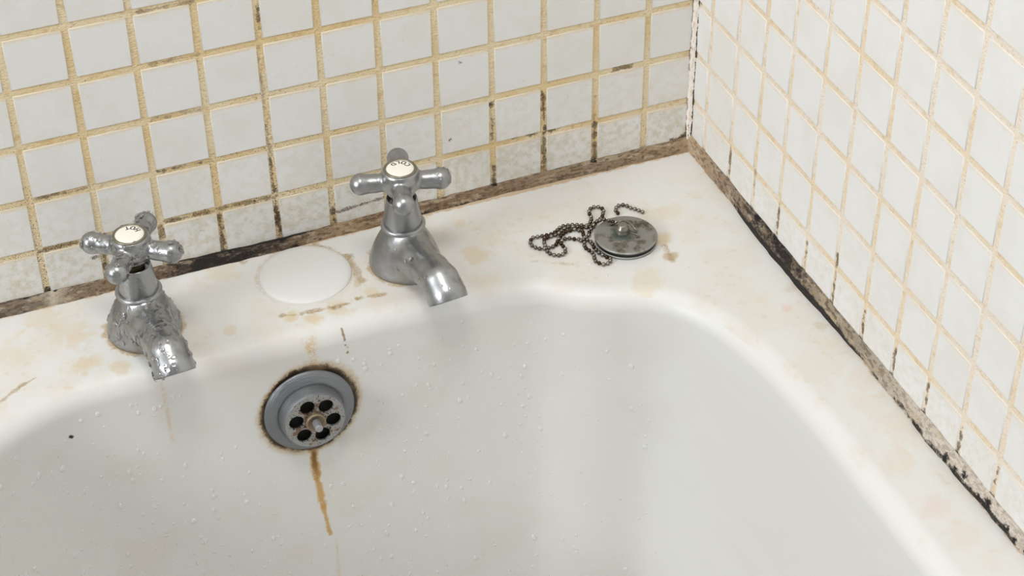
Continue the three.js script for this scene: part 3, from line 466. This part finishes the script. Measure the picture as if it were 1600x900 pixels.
// ------------------------------------------------------------------ plug and chain
const plugAt = [-0.0894, 0, 0.0868];
{
  const p = thing('bath_plug', 'round tarnished metal bath plug lying on the deck corner', 'plug', plugAt);
  const plateTex = makeTex(256, 256, (u, v, c) => { const x = (u - 0.5) * 44, y = (v - 0.5) * 44, n = fbm(x * 0.18, y * 0.18 + 8, 4), m = fbm(x * 0.9 + 4, y * 0.9, 3), r = Math.hypot(x, y); c[0] = 146; c[1] = 145; c[2] = 140; mix3(c, 112, 108, 98, sst(0.45, 0.65, n) * 0.7); mix3(c, 74, 60, 42, sst(0.5, 0.64, n * 0.5 + m * 0.5 + 0.09 * sst(12, 4, Math.hypot(x - 13, y + 6)) - 0.09) * 0.6); mix3(c, 58, 84, 76, sst(8, 4, Math.hypot(x + 3, y + 1) + (m - 0.5) * 5) * 0.6); if (r > 20) mix3(c, 170, 168, 162, 0.5); });
  const plate = lathe([[0.0001, 0.0064], [0.016, 0.0064], [0.0195, 0.0062], [0.0206, 0.0058], [0.021, 0.0052], [0.0206, 0.0046], [0.0195, 0.0044]], 80); { const P = plate.attributes.position, Q = plate.attributes.uv; for (let i = 0; i < P.count; i++) Q.setXY(i, 0.5 + P.getX(i) / 0.044, 0.5 + P.getZ(i) / 0.044); }
  mesh('top_plate', plate, std({ map: plateTex, metalness: 0.55, roughness: 0.42 }), p);
  mesh('rubber_seal', lathe([[0.0195, 0.0046], [0.0203, 0.0044], [0.0203, 0.0022], [0.0195, 0.002]], 64), std({ color: 0x121110, roughness: 0.7 }), p).userData.label = 'black rubber seal';
  mesh('lower_rim', lathe([[0.0192, 0.0023], [0.0204, 0.002], [0.0204, 0.0012], [0.0198, 0.0], [0.0001, 0.0]], 64), std({ color: 0xa9a9a6, metalness: 0.4, roughness: 0.4 }), p);
  const post = mesh('post', lathe([[0.0048, 0.0085], [0.005, 0.0096], [0.0042, 0.0104], [0.0045, 0.0112], [0.0042, 0.0124], [0.0034, 0.013], [0.0031, 0.0142], [0.0024, 0.0148], [0.0001, 0.0148]], 32), std({ color: 0x8f8c82, metalness: 0.8, roughness: 0.35 }), p); post.position.set(-0.0012, -0.0021, -0.003);
  const wire = (pts, r, closed) => new THREE.TubeGeometry(new THREE.CatmullRomCurve3(pts.map((q) => new THREE.Vector3(...q)), closed), 60, r, 8, closed);
  const wm = std({ color: 0x7c776d, metalness: 0.85, roughness: 0.35 });
  mesh('wire_loop', wire([[-0.004, 0.0103, -0.007], [0.001, 0.012, -0.0075], [0.0055, 0.01, -0.003], [0.0068, 0.0076, 0.0015], [0.0052, 0.0082, 0.0025], [0.0018, 0.01, 0.0]], 0.00055, false), wm, p);
  mesh('wire_loop', wire([[0.0035, 0.0076, 0.0015], [0.0062, 0.0071, 0.0045], [0.0068, 0.007, 0.0066], [0.0045, 0.0071, 0.0062]], 0.0005, false), wm, p);
  mesh('wire_loop', wire([[-0.006, 0.0072, -0.012], [-0.002, 0.0076, -0.0125], [0.003, 0.0075, -0.0105]], 0.0006, false), wm, p);
}
{
  const c = thing('ball_chain', 'tarnished ball chain coiled beside the bath plug', 'chain');
  const S1 = [[-91.6,75.6],[-92.3,74.1],[-94.0,71.6],[-96.5,68.9],[-99.3,68.2],[-101.0,65.7],[-107.8,69.2],[-110.2,72.9],[-113.2,74.5],[-115.5,75.8],[-117.9,74.3],[-120.6,72.8],[-123.2,70.8],[-126.1,70.3],[-128.7,71.3],[-130.6,74.7],[-130.3,77.7],[-130.3,81.0],[-132.1,84.1],[-135.3,85.5],[-138.2,84.5],[-140.7,82.4],[-142.0,79.4],[-141.7,75.1],[-140.7,70.8],[-139.8,66.8],[-136.5,64.4],[-133.3,64.3],[-129.5,63.8],[-126.4,62.5],[-123.3,60.3],[-120.2,59.2],[-116.8,59.9],[-113.6,61.2],[-110.6,63.1],[-107.7,64.1],[-103.7,60.4],[-101.5,57.4],[-100.3,54.7],[-100.0,51.0],[-98.6,47.5],[-95.8,45.3],[-92.5,45.4],[-90.2,47.7],[-89.4,50.7],[-91.2,53.6],[-92.6,56.3],[-95.3,58.8],[-100.2,61.6],[-104.4,65.7],[-106.7,62.7],[-110.9,60.4],[-114.2,58.4],[-118.0,57.5],[-121.7,56.9],[-125.3,58.1],[-128.0,60.2],[-131.4,61.9],[-135.1,62.0],[-139.0,61.7],[-142.8,61.3],[-145.6,61.1],[-148.1,63.8],[-149.4,67.4],[-148.5,70.0],[-146.8,73.0],[-144.2,74.3],[-141.7,75.3],[-139.1,75.3],[-136.3,74.9],[-133.5,73.3],[-131.0,69.9],[-128.9,67.5],[-125.2,64.9],[-122.3,63.3],[-119.3,63.1],[-116.3,63.2],[-113.9,65.3],[-112.2,67.9],[-113.2,71.2],[-113.5,74.3],[-112.2,78.6],[-110.8,81.9],[-110.5,85.7],[-110.0,89.8],[-108.7,93.6],[-107.1,97.0],[-106.3,99.6],[-107.4,102.7],[-110.2,105.2],[-113.3,105.2],[-115.6,102.9],[-117.0,99.7],[-116.2,96.0],[-115.3,92.7],[-115.8,89.3],[-117.0,86.2],[-117.4,82.8],[-115.9,79.3],[-117.0,76.1]];
  const S2 = [[-66.0,62.7],[-67.2,61.7],[-68.0,59.0],[-70.9,56.4],[-72.3,53.7],[-73.9,51.1],[-76.7,49.7],[-80.1,51.1],[-82.0,53.9],[-82.0,57.5]];
  const r = 0.0014, bg = new THREE.SphereGeometry(r, 14, 10), tones = [0x6a6258, 0x8f8a80, 0x4a3a2c, 0x77706a].map((k) => std({ color: k, metalness: 1, roughness: 0.2 })), links = [], placed = [];
  for (const S of [S1, S2]) {
    const cr = new THREE.CatmullRomCurve3(S.map(([x, z], i) => {
      let y = r; if (S === S1 && i < 6) y = [0.009, 0.008, 0.0079, 0.0079, 0.0078, 0.0055][i];
      return new THREE.Vector3(x / 1000, y, z / 1000);
    }), false, 'centripetal');
    const L = cr.getLength(), n = Math.floor(L / 0.0031), pts = cr.getSpacedPoints(n);
    pts.forEach((p) => {   // where the chain crosses itself a bead rides up on the one below
      const dp = Math.hypot(p.x - plugAt[0], p.z - plugAt[2]);
      if (dp < 0.0212 + r && p.y < 0.0065 && dp > 0.0001) { const k = (0.0212 + r) / dp; p.x = plugAt[0] + (p.x - plugAt[0]) * k; p.z = plugAt[2] + (p.z - plugAt[2]) * k; }
      for (const o of placed) { const d = Math.hypot(p.x - o.x, p.z - o.z); if (d < 2 * r * 0.9 && Math.abs(p.y - o.y) < 2 * r) p.y = Math.max(p.y, o.y + Math.sqrt(Math.max(0, (1.8 * r) ** 2 - d * d))); }
    });
    pts.forEach((p, i) => {
      const b = mesh('bead', bg, tones[Math.floor(rnd() * tones.length)], c); b.position.copy(p); placed.push(p);
    });
    links.push(new THREE.TubeGeometry(new THREE.CatmullRomCurve3(pts), n * 3, 0.00042, 6));
  }
  mesh('connecting_wire', BGU.mergeGeometries(links), tones[2], c);
}

// ------------------------------------------------------------------ water drops on the tub
{
  basin.updateMatrixWorld(true);
  const rc = new THREE.Raycaster(), list = [], q = new THREE.Quaternion(), Y = new THREE.Vector3(0, 1, 0);
  for (let i = 0; i < 1100; i++) {
    const x = rr(-0.585, -0.1), y = -0.015 - 0.245 * rnd();
    const right = sst(-0.2, -0.1, x); if (rnd() < right * 0.55 || fbm(x * 22, y * 22, 2) < 0.4) continue;
    if (Math.hypot(x - OVER[0], y - OVER[1]) < 0.036) continue;
    rc.set(new THREE.Vector3(x, y, 0.7), new THREE.Vector3(0, 0, -1)); const h = rc.intersectObject(basin)[0]; if (!h || h.point.z > 0.5) continue;
    const n = h.normal.clone(); if (n.z < 0) n.negate(); const r = 0.0004 + 0.0012 * rnd() ** 3;
    q.setFromUnitVectors(Y, n); list.push(new THREE.Matrix4().compose(h.point, q.clone(), new THREE.Vector3(r, r * 0.55, r * rr(1, 1.7))));
  }
  for (let i = 0; i < 60; i++) { const x = rr(-0.2, -0.06), z = rr(0.1, 0.15), r = 0.0004 + 0.0013 * rnd() ** 2; const inside = lip.some((p) => Math.hypot(p.x - x, p.z - z) < 0.006); const behind = z < 0.09 + 0.4 * Math.max(0, x + 0.18); if (inside || !behind) continue; list.push(new THREE.Matrix4().compose(new THREE.Vector3(x, 0, z), new THREE.Quaternion(), new THREE.Vector3(r, r * 0.5, r))); }
  const im = new THREE.InstancedMesh(dropGeo, mistedWater, list.length); list.forEach((m, i) => im.setMatrixAt(i, m)); im.name = 'water_drops'; im.castShadow = im.receiveShadow = true;
  im.userData = { label: 'fine clear water drops scattered over the inner tub wall', category: 'water', kind: 'stuff' }; scene.add(im);
}
scene.traverse((o) => { if (o.isLight) o.castShadow = true; });
renderer.render(scene, camera);
